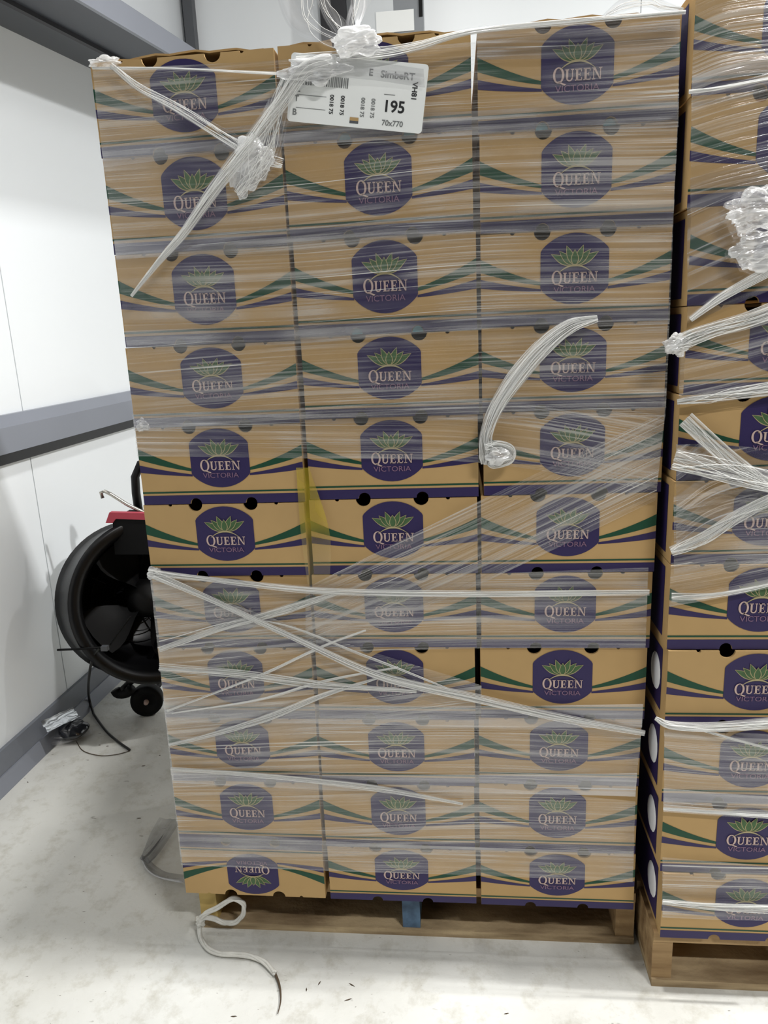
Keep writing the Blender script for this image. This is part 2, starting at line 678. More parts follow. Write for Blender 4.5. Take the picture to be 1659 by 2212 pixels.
e2, e3, e4 = Yf - 0.0009, Yf - 0.0013, Yf - 0.0017
E2 = lambda u, v, y: (u * EW, y, EZ + v * EH)
mb = MB().poly([E2(u, v, e2) for u, v in reversed(emblem_pts())])
me_emb = mb.mesh('emblem', M['purple'])


def leaf(b, tip, w, shrink=0.0):
    b, tip = Vector(b), Vector(tip)
    d = tip - b
    nrm = Vector((-d.y, d.x)).normalized()
    out = []
    n = 8
    for s in (1, -1):
        for i in range(n + 1):
            u = i / n if s > 0 else 1 - i / n
            wd = w * math.sin(PI * u ** 0.8) * (1 - shrink)
            uu = 0.5 + (u - 0.5) * (1 - shrink * 0.35)
            p = b + d * uu + nrm * wd * s
            out.append(p)
    return out


LV = [((-0.06, 0.10), (-0.70, 0.44), 0.12), ((0.06, 0.10), (0.70, 0.46), 0.12),
      ((-0.05, 0.10), (-0.46, 0.52), 0.11), ((0.05, 0.10), (0.46, 0.53), 0.11),
      ((-0.02, 0.10), (-0.25, 0.66), 0.11), ((0.02, 0.10), (0.25, 0.66), 0.11), ((0, 0.08), (0, 0.54), 0.12)]
mb = MB()
idx = []
y = e3
for b_, t_, w_ in LV:
    mb.poly([E2(p.x, p.y, y) for p in reversed(leaf(b_, t_, w_))])
    idx.append(1)
    mb.poly([E2(p.x, p.y, y - 0.00025) for p in reversed(leaf(b_, t_, w_, 0.22))])
    idx.append(0)
    y -= 0.0003
# gold arch under the leaves
n = 14
vs = []
for i in range(n + 1):
    a = -1 + 2 * i / n
    th = 0.028 * (1 - abs(a)) + 0.006
    zc = 0.10 - 0.22 * a * a
    vs += [E2(a * 0.5, zc - th, y), E2(a * 0.5, zc + th, y)]
mb.add(vs, [(2 * i, 2 * i + 2, 2 * i + 3, 2 * i + 1) for i in range(n)])
idx += [1] * n
me_leaf = mb.mesh('leaf_motif', [M['leaf'], M['gold']])
me_leaf.polygons.foreach_set('material_index', idx)


# serif lettering
def letters():
    mb = MB()

    def rect(x0, z0, x1, z1):
        mb.poly([(x0, 0, z0), (x1, 0, z0), (x1, 0, z1), (x0, 0, z1)])

    def ring(cx, cz, ro, rz, ri, riz, a0=0, a1=2 * PI, n=24):
        vs = []
        for i in range(n + 1):
            a = a0 + (a1 - a0) * i / n
            vs += [(cx + ri * math.cos(a), 0, cz + riz * math.sin(a)), (cx + ro * math.cos(a), 0, cz + rz * math.sin(a))]
        mb.add(vs, [(2 * i, 2 * i + 1, 2 * i + 3, 2 * i + 2) for i in range(n)])

    x = 0
    # large Q
    ring(0.62, 0.55, 0.60, 0.68, 0.36, 0.58)
    mb.poly([(0.50, 0, 0.02), (0.72, 0, -0.14), (1.25, 0, -0.34), (1.42, 0, -0.24), (0.95, 0, -0.08), (0.74, 0, 0.06)])
    x = 1.32
    # U
    rect(x + 0.10, 0.28, x + 0.32, 0.95)
    rect(x + 0.72, 0.28, x + 0.82, 0.95)
    ring(x + 0.46, 0.30, 0.36, 0.32, 0.20, 0.20, PI, 2 * PI, 12)
    rect(x, 0.92, x + 0.42, 1.0)
    rect(x + 0.62, 0.92, x + 0.92, 1.0)
    # E E
    for x in (2.36, 3.26):
        rect(x + 0.10, 0.0, x + 0.33, 1.0)
        rect(x, 0.0, x + 0.74, 0.09)
        rect(x, 0.91, x + 0.72, 1.0)
        rect(x + 0.3, 0.46, x + 0.58, 0.55)
        rect(x + 0.66, 0.0, x + 0.74, 0.26)
        rect(x + 0.64, 0.74, x + 0.72, 1.0)
        rect(x + 0.52, 0.36, x + 0.58, 0.66)
    # N
    x = 4.16
    rect(x + 0.12, 0.0, x + 0.21, 1.0)
    rect(x + 0.84, 0.0, x + 0.93, 1.0)
    mb.poly([(x + 0.08, 0, 1.0), (x + 0.34, 0, 1.0), (x + 0.93, 0, 0.0), (x + 0.80, 0, 0.0)])
    rect(x, 0.0, x + 0.34, 0.08)
    rect(x, 0.92, x + 0.2, 1.0)
    rect(x + 0.72, 0.92, x + 1.06, 1.0)
    return mb


lt = letters()
s = 1.36 * EW / 5.22
zz = 0.30 * EH
mb = MB()
mb.add([(-0.68 * EW + x * s, e4 - 0.0008, EZ - 0.40 * EH + z * zz) for x, _, z in lt.v], lt.f)
nq = len(mb.f)
tv, tf = text_mesh('word', 'VICTORIA', 1.0, M['mauve'])
wx = max(v.x for v in tv) - min(v.x for v in tv)
k = 1.22 * EW / wx
mb.add([(v.x * k, e4 - 0.0008, EZ - 0.59 * EH + v.y * 0.24 * EH) for v in tv], tf)
me_let = mb.mesh('lettering', [M['cream'], M['mauve']])
me_let.polygons.foreach_set('material_index', [0] * nq + [1] * len(tf))

# pale oval bulging slightly from the carton side (sides of the second stack)
mb = MB()
vs, fs = [], []
for i in range(5):
    r = math.cos(i / 4 * PI / 2)
    for j in range(16):
        a = 2 * PI * j / 16
        vs.append((-h - 0.0015 - 0.004 * math.sin(i / 4 * PI / 2), -0.235 + 0.034 * r * math.cos(a), BH * 0.52 + 0.040 * r * math.sin(a)))
for i in range(4):
    for j in range(16):
        fs.append((i * 16 + j, i * 16 + (j + 1) % 16, (i + 1) * 16 + (j + 1) % 16, (i + 1) * 16 + j))
me_oval = mb.add(vs, fs).mesh('side_oval', M['white_oval'], True)

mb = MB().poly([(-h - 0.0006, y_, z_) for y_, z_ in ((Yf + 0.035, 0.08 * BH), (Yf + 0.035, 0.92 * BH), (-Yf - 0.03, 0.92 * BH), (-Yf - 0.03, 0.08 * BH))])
me_sdark = mb.mesh('side_dark_panel', M['purple'])  # plain dark purple panel over most of the side face

# raised inner flap on the top layer
mb = MB()
n = 12
vs = []
for i in range(n + 1):
    x = -h + 0.02 + (BW - 0.04) * i / n
    z = 0.006 * math.sin(i / n * PI) + 0.002 * math.sin(i * 2.1)
    for yy, dz in ((Yf + 0.012, 0.0), (Yf + 0.16, 0.004)):
        vs += [(x, yy, BH + 0.001 + dz + z), (x, yy, BH + 0.0045 + dz + z)]
fs = []
for i in range(n):
    a = i * 4
    b = a + 4
    fs += [(a, b, b + 1, a + 1), (a + 1, b + 1, b + 3, a + 3), (a + 3, b + 3, b + 2, a + 2), (a + 2, b + 2, b, a)]
me_flap = mb.add(vs, fs).mesh('lid_flap', M['kraft'])
# teal liner glimpsed in hand holes
mb = MB()
for c in (-HO, HO):
    mb.add([(c + x, Yf + 0.008, z) for x, z in arc(0, 0, HR * 0.7, PI, 0, 8)], [tuple(range(9))])
me_teal = mb.mesh('liner_edge', M['cyan'])


def carton(xc, yf, z0, z1, label, group, flip=False, yaw=0.0, side=None, flap=False, teal=False):
    root = empty('carton', (xc, yf + BD / 2, z0))
    root.scale = (1, 1, (z1 - z0 - 0.0015) / BH)
    root.rotation_euler = (0, 0, yaw)
    tag(root, label, 'carton', group)
    inner = []
    for nm, me in (('body', me_body), ('front_panel', me_front), ('bottom_band', me_band), ('green_line', me_line),
                   ('green_stripe', me_gw[0]), ('green_stripe', me_gw[1]),
                   ('purple_stripe', me_pw[0]), ('purple_stripe', me_pw[1])):
        inner.append(link(nm, me, root))
    em = link('emblem', me_emb, root)
    inner.append(em)
    link('leaf_motif', me_leaf, em)
    link('lettering', me_let, em)
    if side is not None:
        inner.append(link('side_dark_panel', me_sdark, root))
    if side:
        inner.append(link('side_oval', me_oval, root))
    if flap:
        inner.append(link('lid_flap', me_flap, root))
    if teal:
        inner.append(link('liner_edge', me_teal, root))
    if flip:                                    # printed side up-ended: turn the parts half round
        for o in inner:
            o.rotation_euler = (0, PI, 0)
            o.location = (0, 0, BH)
    return root


ZC3 = [[1.905, 1.746, 1.577, 1.405, 1.248, 1.089, 0.934, 0.772, 0.605, 0.446, 0.286, 0.140],
       [1.908, 1.751, 1.584, 1.411, 1.254, 1.092, 0.934, 0.773, 0.605, 0.446, 0.283, 0.140],
       [1.907, 1.744, 1.578, 1.414, 1.256, 1.094, 0.934, 0.772, 0.610, 0.452, 0.284, 0.140]]
XC3 = [[0.178, 0.179, 0.179, 0.178, 0.178, 0.176, 0.172, 0.168, 0.164, 0.162, 0.161],
       [0.520, 0.521, 0.523, 0.526, 0.524, 0.522, 0.517, 0.512, 0.508, 0.507, 0.507],
       [0.866, 0.867, 0.869, 0.870, 0.869, 0.864, 0.861, 0.859, 0.855, 0.853, 0.855]]
ORD = ['top', 'second', 'third', 'fourth', 'fifth', 'sixth', 'seventh', 'eighth', 'ninth', 'tenth', 'bottom']
CN = ['in the column nearest the wall', 'in the middle column', 'in the column beside the second stack']
DESC = {(0, 0): 'brown carton in the top layer by the wall, crossed by a film band',
        (0, 1): 'brown carton in the top layer with the white pallet label across it',
        (0, 2): 'brown carton in the top layer beside the second stack, glossy film over it',
        (10, 0): 'brown carton printed upside down on the pallet corner nearest the wall',
        (10, 1): 'brown carton in the bottom layer standing over the blue pallet end',
        (10, 2): 'brown carton in the bottom layer beside the second stack, film on upper half',
        (3, 2): 'brown carton, fourth layer, with the white frayed film tail hanging over it'}
for c in range(3):
    for r in range(11):
        lab = DESC.get((r, c), 'brown printed carton, %s layer from the top, %s' % (ORD[r], CN[c]))
        yj = random.uniform(-0.003, 0.003)
        carton(XC3[c][r], yj, ZC3[c][r + 1], ZC3[c][r], lab, 'cartons of the tall three-column stack', flip=(r == 10 and c == 0),
               yaw=random.uniform(-0.006, 0.006), flap=(r == 0), teal=((r, c) in ((0, 2), (2, 1), (0, 1))))

# second stack
RZ = [1.938, 1.774, 1.599, 1.436, 1.281, 1.124, 0.964, 0.792, 0.632, 0.462, 0.300, 0.140]
RP = [(1488, 60), (1490, 300), (1490, 540), (1480, 760), (1466, 950), (1452, 1120), (1443, 1310), (1438, 1490), (1432, 1650), (1430, 1810), (1430, 1950)]
RLAB = ['film-wrapped brown carton on top of the second stack, cut by the frame',
        'brown carton under the top one of the second stack, thick film',
        'brown carton of the second stack behind the crumpled white film wad',
        'brown carton of the second stack, fourth from the top, under the film rope',
        'bare-topped brown carton of the second stack, fifth from the top',
        'brown carton of the second stack, mid-height, under dense fanned film',
        'brown carton of the second stack, fifth above the pallet, clear dark emblem',
        'unwrapped-looking brown carton of the second stack, fourth above the pallet',
        'brown carton of the second stack, third above the pallet, below white film band',
        'brown carton of the second stack, second above the pallet, bright clean print',
        'brown carton at the bottom of the second stack, white film band across']
RPOS = []
for r in range(11):
    u = r / 10
    yf = -0.020 - 0.055 * u
    x = max(1.049, at(*RP[r], 1, yf).x)
    RPOS.append((x, yf))
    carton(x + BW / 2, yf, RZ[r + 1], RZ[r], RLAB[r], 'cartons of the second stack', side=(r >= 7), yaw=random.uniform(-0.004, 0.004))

# ------------------------------------------------------------------ pallets
def pallet(loc, label, blue, ov=0.0):
    root = empty('pallet', loc)
    tag(root, label, 'pallet')
    PW, PD, HT = 1.04, 1.02, 0.139
    dk = 0.024
    for i in range(7):                                   # top deck boards run across the front
        y = i * (PD - 0.10) / 6
        p = MB()
        p.box((0, y, HT - dk), (PW, y + (0.13 if i in (0, 6) else 0.09), HT))
        p.build('deck_board', M['wood'], root)
    for i, x in enumerate((0.0, PW / 2 - 0.02, PW - 0.042)):
        p = MB()
        p.box((x, 0.004, 0.018), (x + 0.042, PD + 0.02, HT - dk))
        o = p.build('stringer', M['blue'] if (i == 1 and blue) else M['woody'] if (i == 0 and blue) else M['wood'], root)
        if i == 1 and blue:
            o['label'] = 'stringer with blue painted end'
    for i in range(4):
        y = i * (PD - 0.10) / 3
        p = MB()
        p.box((0.0, y - 0.002, 0.0), (PW, y + (0.145 if i == 0 else 0.10), 0.018))
        p.build('bottom_board', M['wood2'], root)
    return root


pallet((0.0, 0.05, 0), 'worn wooden pallet with blue middle block under the tall carton stack', True)
pallet((1.052, -0.062, 0), 'wooden pallet under the second carton stack, pale deck edge showing', False)

# ------------------------------------------------------------------ film
SEED = [0]


def wrinkle(u, v, s):
    return (noise.noise((u * 2.2 + s * 7.3, v * 34 + s, s)) * 0.6 + noise.noise((u * 5 + s, v * 85, s * 3.1)) * 0.28)


def sheet(name, rails, m, parent, amp=0.004, nu=64, nv=40, lift=0.0):
    """film between two rails (lists of matching 3-D points: upper and lower edge), wrinkled along its pull"""
    SEED[0] += 1
    s = SEED[0] * 1.37
    up, lo = smooth_path(rails[0], nu), smooth_path(rails[1], nu)
    mb = MB()
    uv = []
    du = 0.0
    for i in range(nu):
        if i:
            du += ((up[i] + lo[i]) / 2 - (up[i - 1] + lo[i - 1]) / 2).length
        wd = (up[i] - lo[i])
        tg = (up[min(i + 1, nu - 1)] + lo[min(i + 1, nu - 1)]) - (up[max(i - 1, 0)] + lo[max(i - 1, 0)])
        nr = wd.cross(tg)
        nr = nr.normalized() if nr.length > 1e-9 else Vector((0, -1, 0))
        if nr.y > 0.01:
            nr = -nr
        for j in range(nv):
            t = j / (nv - 1)
            vv = t * wd.length
            p = lo[i] + wd * t + nr * (amp * (0.5 + wrinkle(du, vv, s)) + lift)
            mb.v.append(tuple(p))
            uv.append((du + s * 3.1, vv + s * 1.9))
    for i in range(nu - 1):
        for j in range(nv - 1):
            a = i * nv + j
            mb.f.append((a, a + nv, a + nv + 1, a + 1))
    me = mb.mesh(name, m, True)
    lay = me.uv_layers.new(name='UVMap')
    buf = []
    for lp in me.loops:
        buf += uv[lp.vertex_index]
    lay.data.foreach_set('uv', buf)
    o = bpy.data.objects.new(name, me)
    COL.objects.link(o)
    o.parent = parent
    return o


def px(x, y, d):
    """pixel on the front plane of the tall stack, d metres before it"""
    return at(x, y, 1, -d)


EDGE_L = [(140, 197), (352, 222), (557, 250), (748, 272), (925, 288), (1090, 308), (1242, 322), (1398, 340), (1545, 355), (1682, 370), (1818, 384), (1930, 398)]
EDGE_R = [(27, 1478), (265, 1474), (490, 1462), (696, 1455), (883, 1447), (1063, 1427), (1235, 1408), (1398, 1403), (1552, 1397), (1695, 1382), (1842, 1378), (1968, 1374)]


def edge_x(E, y):
    if y <= E[0][0]:
        return E[0][1]
    for (a, x0), (b, x1) in zip(E[:-1], E[1:]):
        if y <= b:
            return x0 + (x1 - x0) * (y - a) / (b - a)
    return E[-1][1]


def front_band(name, nodes, m, parent, d=0.006, amp=0.003, nu=64, nv=40, wrapl=True, wrapr=True):
    """nodes: (px, y_top, y_bottom) from the wall side to the gap side"""
    ex = lambda i, x, y: (edge_x(EDGE_L, y) + 2 if (wrapl and i == 0) else edge_x(EDGE_R, y) - 9 if (wrapr and i == len(nodes) - 1) else x)
    up = [px(ex(i, x, a), a, d) for i, (x, a, b) in enumerate(nodes)]
    lo = [px(ex(i, x, b), b, d) for i, (x, a, b) in enumerate(nodes)]
    return sheet(name, (up, lo), m, parent, amp, nu, nv)


def rope(name, path, width, m, parent, strands=10, twist=2.0, rad=0.0007, ribbon=True, flat=0.35, hm=None):
    """bunched film: a narrow milky ribbon with loose strands twisting about it"""
    n = 60
    P = smooth_path(path, n)
    ws = width if isinstance(width, (list, tuple)) else [width] * len(path)
    def wat(t):
        f = t * (len(ws) - 1)
        k = min(int(f), len(ws) - 2)
        return ws[k] + (ws[k + 1] - ws[k]) * (f - k)
    SEED[0] += 1
    rnd = random.Random(SEED[0])
    up, lo, fr = [], [], []
    for i in range(n):
        t = P[min(i + 1, n - 1)] - P[max(i - 1, 0)]
        t.normalize()
        side = t.cross(Vector((0, -1, 0)))
        side = side.normalized() if side.length > 1e-4 else Vector((0, 0, 1))
        fr.append((side, side.cross(t)))
        w = wat(i / (n - 1))
        up.append(P[i] + side * w / 2)
        lo.append(P[i] - side * w / 2)
    o = None
    if ribbon:
        o = sheet(name, (up, lo), m, parent, amp=0.005, nu=n, nv=22)
    mb = MB()
    for k in range(int(strands * 2.2)):
        a0, q = rnd.uniform(0, 2 * PI), rnd.uniform(0.1, 1.0)
        tw = rnd.uniform(-twist, twist)
        pts = []
        for i in range(0, n, 1):
            t = i / (n - 1)
            a = a0 + tw * t * PI
            w = wat(t) / 2 * q
            sd, nr = fr[i]
            pts.append(P[i] + sd * (w * math.cos(a)) - Vector((0, 1, 0)) * (flat * w * (1 + math.sin(a)) + 0.002))
        mb.tube(pts, rad * rnd.uniform(0.35, 1.0), 4, False)
    s_ = mb.build('film_strands', hm or M['thread'], o or parent, True)
    s_['kind'] = 'stuff'
    return o


wrap = empty('stretch_wrap', (0.5, -0.01, 0.14))
tag(wrap, 'clear stretch film wound round the tall three-column carton stack', 'stretch film')
wrap_m = wrap.matrix_world
WR = empty('tmp')
# children keep world coordinates: root sits at the origin of its geometry
wrap.location = (0, 0, 0)
bpy.data.objects.remove(WR)

bands = [
    # (nodes, material, d, amp)
    ([(196, 150, 350), (610, 130, 320), (1030, 90, 300), (1480, 45, 275)], 'film', 0.007, 0.003),
    ([(1030, 62, 130), (1250, 45, 125), (1480, 28, 110)], 'film_heavy', 0.010, 0.004),
    ([(222, 330, 560), (620, 290, 540), (1030, 270, 500), (1474, 250, 492)], 'film', 0.008, 0.003),
    ([(250, 548, 745), (630, 510, 735), (1040, 490, 705), (1460, 470, 700)], 'film', 0.006, 0.003),
    ([(272, 740, 930), (650, 730, 905), (1040, 700, 890), (1452, 690, 880)], 'film', 0.007, 0.003),
    ([(285, 905, 985), (655, 895, 990), (1040, 880, 1000), (1446, 860, 1060)], 'film', 0.006, 0.003),
    ([(660, 1270, 1420), (1040, 1080, 1260), (1420, 890, 1080)], 'film', 0.008, 0.002),
    ([(322, 1236, 1420), (680, 1262, 1410), (1035, 1240, 1400), (1405, 1225, 1400)], 'film', 0.007, 0.003),
    ([(326, 1240, 1610), (690, 1370, 1580), (1040, 1480, 1540)], 'film', 0.010, 0.003),
    ([(350, 1520, 1700), (690, 1540, 1690), (1035, 1550, 1690), (1398, 1555, 1705)], 'film', 0.006, 0.003),
    ([(372, 1660, 1850), (690, 1690, 1850), (1035, 1700, 1840), (1380, 1730, 1850)], 'film', 0.006, 0.003),
    ([(384, 1790, 1868), (700, 1815, 1880), (1035, 1830, 1890), (1376, 1840, 1905)], 'film', 0.007, 0.002),
    # wrinkled creases where the film bridges the layer joints
    ([(215, 318, 362), (612, 262, 318), (1030, 240, 292), (1475, 215, 275)], 'film_heavy', 0.010, 0.004),
    ([(250, 520, 562), (620, 492, 530), (1030, 460, 505), (1466, 440, 498)], 'film_heavy', 0.010, 0.005),
    ([(276, 715, 752), (640, 700, 742), (1040, 670, 712), (1455, 655, 700)], 'film_heavy', 0.010, 0.004),
    ([(284, 895, 930), (655, 880, 918), (1040, 860, 905), (1450, 845, 900)], 'film_heavy', 0.010, 0.005),
    ([(352, 1505, 1560), (685, 1520, 1562), (1035, 1525, 1570), (1400, 1520, 1572)], 'film_heavy', 0.009, 0.003),
    ([(371, 1655, 1690), (690, 1672, 1705), (1035, 1672, 1712), (1380, 1668, 1720)], 'film_heavy', 0.009, 0.004),
]
for nodes, m, d, amp in bands:
    full = nodes[0][0] < 400
    right = nodes[-1][0] > 1370
    big = (nodes[0][2] - nodes[0][1]) > 100
    front_band('film_band', nodes, M[m], wrap, d, amp, 72, 48 if big else 24, full, right)


def rp(name, pts, w, strands=8, m='film_rope', d=0.014, par=wrap, twist=1.5, rad=0.0007, **kw):
    rope(name, [px(x, y, d) for x, y in pts], w, M[m], par, strands, twist, rad, **kw)


# taut ropes of bunched film
rp('film_rope', [(322, 1236), (430, 1248), (700, 1276), (1050, 1282), (1402, 1278)], [0.02, 0.012, 0.016, 0.014, 0.012], 9)
rp('film_rope', [(335, 1240), (470, 1300), (640, 1378), (820, 1458), (1030, 1508), (1210, 1548), (1392, 1582)], [0.022, 0.012, 0.014, 0.02, 0.022, 0.018, 0.012], 12)
rp('film_rope', [(345, 1402), (480, 1355), (620, 1315), (735, 1278)], [0.012, 0.014, 0.02, 0.008], 7, d=0.012)
rp('film_rope', [(362, 1535), (480, 1490), (580, 1450), (690, 1398), (790, 1360)], [0.006, 0.005, 0.006, 0.006, 0.004], 4, d=0.012)
rp('film_rope', [(366, 1608), (470, 1582), (580, 1548), (700, 1500), (820, 1462)], [0.008, 0.012, 0.018, 0.012, 0.006], 7, d=0.012)
rp('film_rope', [(372, 1540), (560, 1510), (700, 1470), (860, 1440)], [0.004, 0.006, 0.006, 0.004], 4, d=0.012)
rp('film_rope', [(345, 1440), (520, 1455), (700, 1478), (900, 1492)], [0.02, 0.022, 0.018, 0.008], 8, d=0.011)
rp('film_rope', [(345, 1385), (560, 1340), (800, 1420), (1000, 1500)], [0.004, 0.004, 0.006, 0.004], 3, d=0.012, ribbon=False)
rp('film_rope', [(370, 1660), (550, 1672), (800, 1700), (1000, 1735)], [0.01, 0.012, 0.016, 0.006], 6, d=0.012)
# top-corner band and the long twisted bunch that falls from the label
rp('film_rope', [(242, 142), (300, 190), (380, 232), (470, 285), (560, 335), (612, 352)], [0.012, 0.014, 0.016, 0.022, 0.03, 0.02], 6, d=0.013, m='film_heavy')
rp('film_rope', [(720, 140), (660, 150), (610, 215), (540, 310), (470, 400), (400, 500), (340, 570), (285, 640)], [0.035, 0.03, 0.03, 0.028, 0.024, 0.018, 0.012, 0.006], 14, d=0.036, twist=2.5)
rp('film_rope', [(625, 165), (600, 240), (575, 320), (545, 375), (515, 420)], [0.02, 0.045, 0.055, 0.05, 0.02], 10, d=0.03, m='film_heavy', twist=2.5)
# bright edge band over the top layer towards the second stack
rp('film_rope', [(640, 125), (800, 118), (900, 102), (1020, 70), (1250, 48), (1480, 28)], [0.01, 0.018, 0.014, 0.008, 0.010, 0.006], 8, d=0.030)
rp('film_rope', [(200, 148), (400, 150), (620, 160)], [0.004, 0.004, 0.006], 4, d=0.012)
# frayed white tail
rp('film_tail', [(1290, 688), (1230, 705), (1170, 752), (1115, 815), (1072, 880), (1050, 940), (1052, 985), (1050, 1003)],
   [0.012, 0.026, 0.034, 0.036, 0.028, 0.024, 0.03, 0.02], 26, d=0.018, twist=1.5, rad=0.0008)
rp('film_tail', [(1048, 968), (1075, 962), (1100, 972), (1098, 992), (1068, 1004), (1055, 1000)], [0.02, 0.02, 0.022, 0.02, 0.014, 0.01], 14, d=0.024, twist=3, rad=0.0008)


# crumpled wads of film
def wad(name, c, r, parent, m, seed, n=1):
    bm = bmesh.new()
    bmesh.ops.create_icosphere(bm, subdivisions=5, radius=1)
    for v in bm.verts:
        q = v.co.copy()
        w = Vector((q.x * 1.1 + 0.5 * q.z, q.y * 1.6, q.z * 5.5 - 1.6 * q.x))
        f = 1 + 0.5 * noise.noise(q * 1.7 + Vector((seed, 0, 0))) - 0.30 * abs(noise.noise(w + Vector((0, seed, 0)))) + 0.05 * noise.noise(w * 2.4 + Vector((0, 0, seed)))
        v.co = Vector((q.x * r[0], q.y * r[1], q.z * r[2])) * f + Vector(c)
    me = bpy.data.meshes.new(name)
    uvl = bm.loops.layers.uv.new('UVMap')
    for f in bm.faces:
        for l in f.loops:
            l[uvl].uv = (l.vert.co.x * 2 + l.vert.co.y, l.vert.co.z * 2 + l.vert.co.y)
    bm.to_mesh(me)
    bm.free()
    me.materials.append(m)
    me.polygons.foreach_set('use_smooth', [True] * len(me.polygons))
    o = bpy.data.objects.new(name, me)
    COL.objects.link(o)
    o.parent = parent
    return o


wad('film_wad', px(768, 90, 0.045), (0.040, 0.014, 0.022), wrap, M['film_wad'], 3.3)
wad('film_wad', px(545, 345, 0.022), (0.034, 0.012, 0.04), wrap, M['film_wad'], 8.1)
wad('film_wad', px(520, 385, 0.018), (0.02, 0.008, 0.03), wrap, M['film_wad'], 4.4)
wad('film_wad', px(680, 150, 0.040), (0.055, 0.006, 0.022), wrap, M['film_wad'], 2.2)
wad('film_wad', px(228, 136, 0.004), (0.03, 0.02, 0.008), wrap, M['film_wad'], 6.2)
wad('film_wad', px(1078, 985, 0.03), (0.022, 0.010, 0.016), wrap, M['film_wad'], 5.2)
wad('film_wad', px(308, 918, 0.006), (0.014, 0.01, 0.012), wrap, M['film_wad'], 1.2)
wad('film_wad', px(334, 1238, 0.008), (0.016, 0.01, 0.014), wrap, M['film_wad'], 9.2)
# loose plume standing up behind the label
for q, (pts, w) in enumerate([([(775, 110), (735, 60), (705, 20), (690, -40)], [0.02, 0.03, 0.02, 0.03]),
                              ([(770, 100), (762, 55), (775, 15), (790, -40)], [0.02, 0.025, 0.03, 0.05]),
                              ([(760, 105), (690, 75), (650, 40), (640, -30)], [0.02, 0.025, 0.05, 0.08])]):
    rope('film_plume', [px(x, y, 0.03 - 0.02 * i) for i, (x, y) in enumerate(pts)], w, M['film_clear'], wrap, 2, 2.0, 0.0005)
# film standing proud of the top edge by the second stack
rope('film_plume', [px(1300, 40, 0.0), px(1345, 12, 0.0), px(1400, 2, 0.0), px(1430, 14, 0.0), px(1475, 22, 0.0)], [0.006, 0.02, 0.02, 0.016, 0.006], M['film_clear'], wrap, 3, 2.0, 0.0006)
# yellow tinted strip down the joint of the first two columns
sheet('yellow_strip', ([px(640, 1010, 0.009), px(650, 1150, 0.009), px(665, 1262, 0.009)], [px(668, 1010, 0.009), px(712, 1150, 0.009), px(712, 1262, 0.009)]), M['film_yellow'], wrap, 0.002, 24, 12)

# film on the second stack
wrap2 = empty('stretch_wrap')
tag(wrap2, 'clear stretch film with thick white ropes round the second carton stack', 'stretch film')


def px2(x, y, d):
    u = min(1, max(0, (1.94 - at(x, y, 1, -0.05).z) / 1.8))
    return at(x, y, 1, -(0.020 + 0.055 * u) - d)


def band2(nodes, m, d=0.007, amp=0.004, nv=40):
    up = [px2(x, a, d) for x, a, b in nodes]
    lo = [px2(x, b, d) for x, a, b in nodes]
    for L_ in (up, lo):
        L_[0] = Vector((max(L_[0].x, 1.047), L_[0].y, L_[0].z))
    sheet('film_band', (up, lo), M[m], wrap2, amp, 60, nv)


for nodes, m in [
    ([(1487, -10, 200), (1580, -30, 170), (1760, -60, 150)], 'film'),
    ([(1487, 165, 215), (1580, 140, 190), (1760, 100, 150)], 'film_heavy'),
    ([(1490, 195, 445), (1580, 180, 420), (1760, 130, 380)], 'film'),
    ([(1490, 385, 460), (1580, 365, 430), (1760, 330, 390)], 'film_heavy'),
    ([(1484, 440, 700), (1580, 400, 660), (1760, 340, 590)], 'film_heavy'),
    ([(1466, 730, 870), (1560, 700, 850), (1760, 640, 800)], 'film'),
    ([(1460, 960, 1200), (1560, 960, 1140), (1760, 980, 1100)], 'film_heavy'),
    ([(1455, 1070, 1240), (1560, 1060, 1225), (1760, 1040, 1220)], 'film'),
    ([(1445, 1215, 1310), (1560, 1212, 1290), (1760, 1200, 1250)], 'film'),
    ([(1434, 1575, 1752), (1560, 1580, 1762), (1760, 1590, 1770)], 'film'),
    ([(1432, 1700, 1752), (1560, 1712, 1760), (1760, 1725, 1772)], 'film_heavy'),
    ([(1430, 1850, 1980), (1560, 1860, 1985), (1760, 1880, 1990)], 'film'),
]:
    band2(nodes, m)


def rp2(name, pts, w, strands=8, m='film_rope', d=0.016, **kw):
    rope(name, [px2(x, y, d) for x, y in pts], w, M[m], wrap2, strands, 1.5, 0.0008, **kw)


rp2('film_rope', [(1448, 760), (1480, 735), (1540, 712), (1620, 690), (1760, 640)], [0.012, 0.03, 0.026, 0.03, 0.04], 16)
rp2('film_rope', [(1462, 868), (1530, 858), (1600, 848), (1760, 825)], [0.01, 0.022, 0.022, 0.03], 14)
rp2('film_rope', [(1480, 905), (1540, 960), (1600, 1010), (1690, 1070)], [0.03, 0.03, 0.03, 0.02], 10)
rp2('film_rope', [(1455, 990), (1540, 1010), (1660, 1040), (1760, 1060)], [0.04, 0.04, 0.04, 0.02], 12)
rp2('film_rope', [(1448, 1190), (1520, 1160), (1600, 1110), (1700, 1060)], [0.02, 0.024, 0.026, 0.02], 12)
rp2('film_rope', [(1450, 1290), (1540, 1285), (1660, 1262), (1760, 1230)], [0.02, 0.01, 0.006, 0.008], 5)
rp2('film_rope', [(1415, 1550), (1450, 1565), (1540, 1568), (1660, 1560), (1760, 1555)], [0.008, 0.018, 0.020, 0.024, 0.02], 14)
rp2('film_rope', [(1432, 1562), (1500, 1572), (1600, 1600), (1760, 1640)], [0.01, 0.006, 0.006, 0.006], 4)
rp2('film_rope', [(1432, 1745), (1540, 1752), (1660, 1760), (1760, 1765)], [0.006, 0.008, 0.012, 0.012], 8)
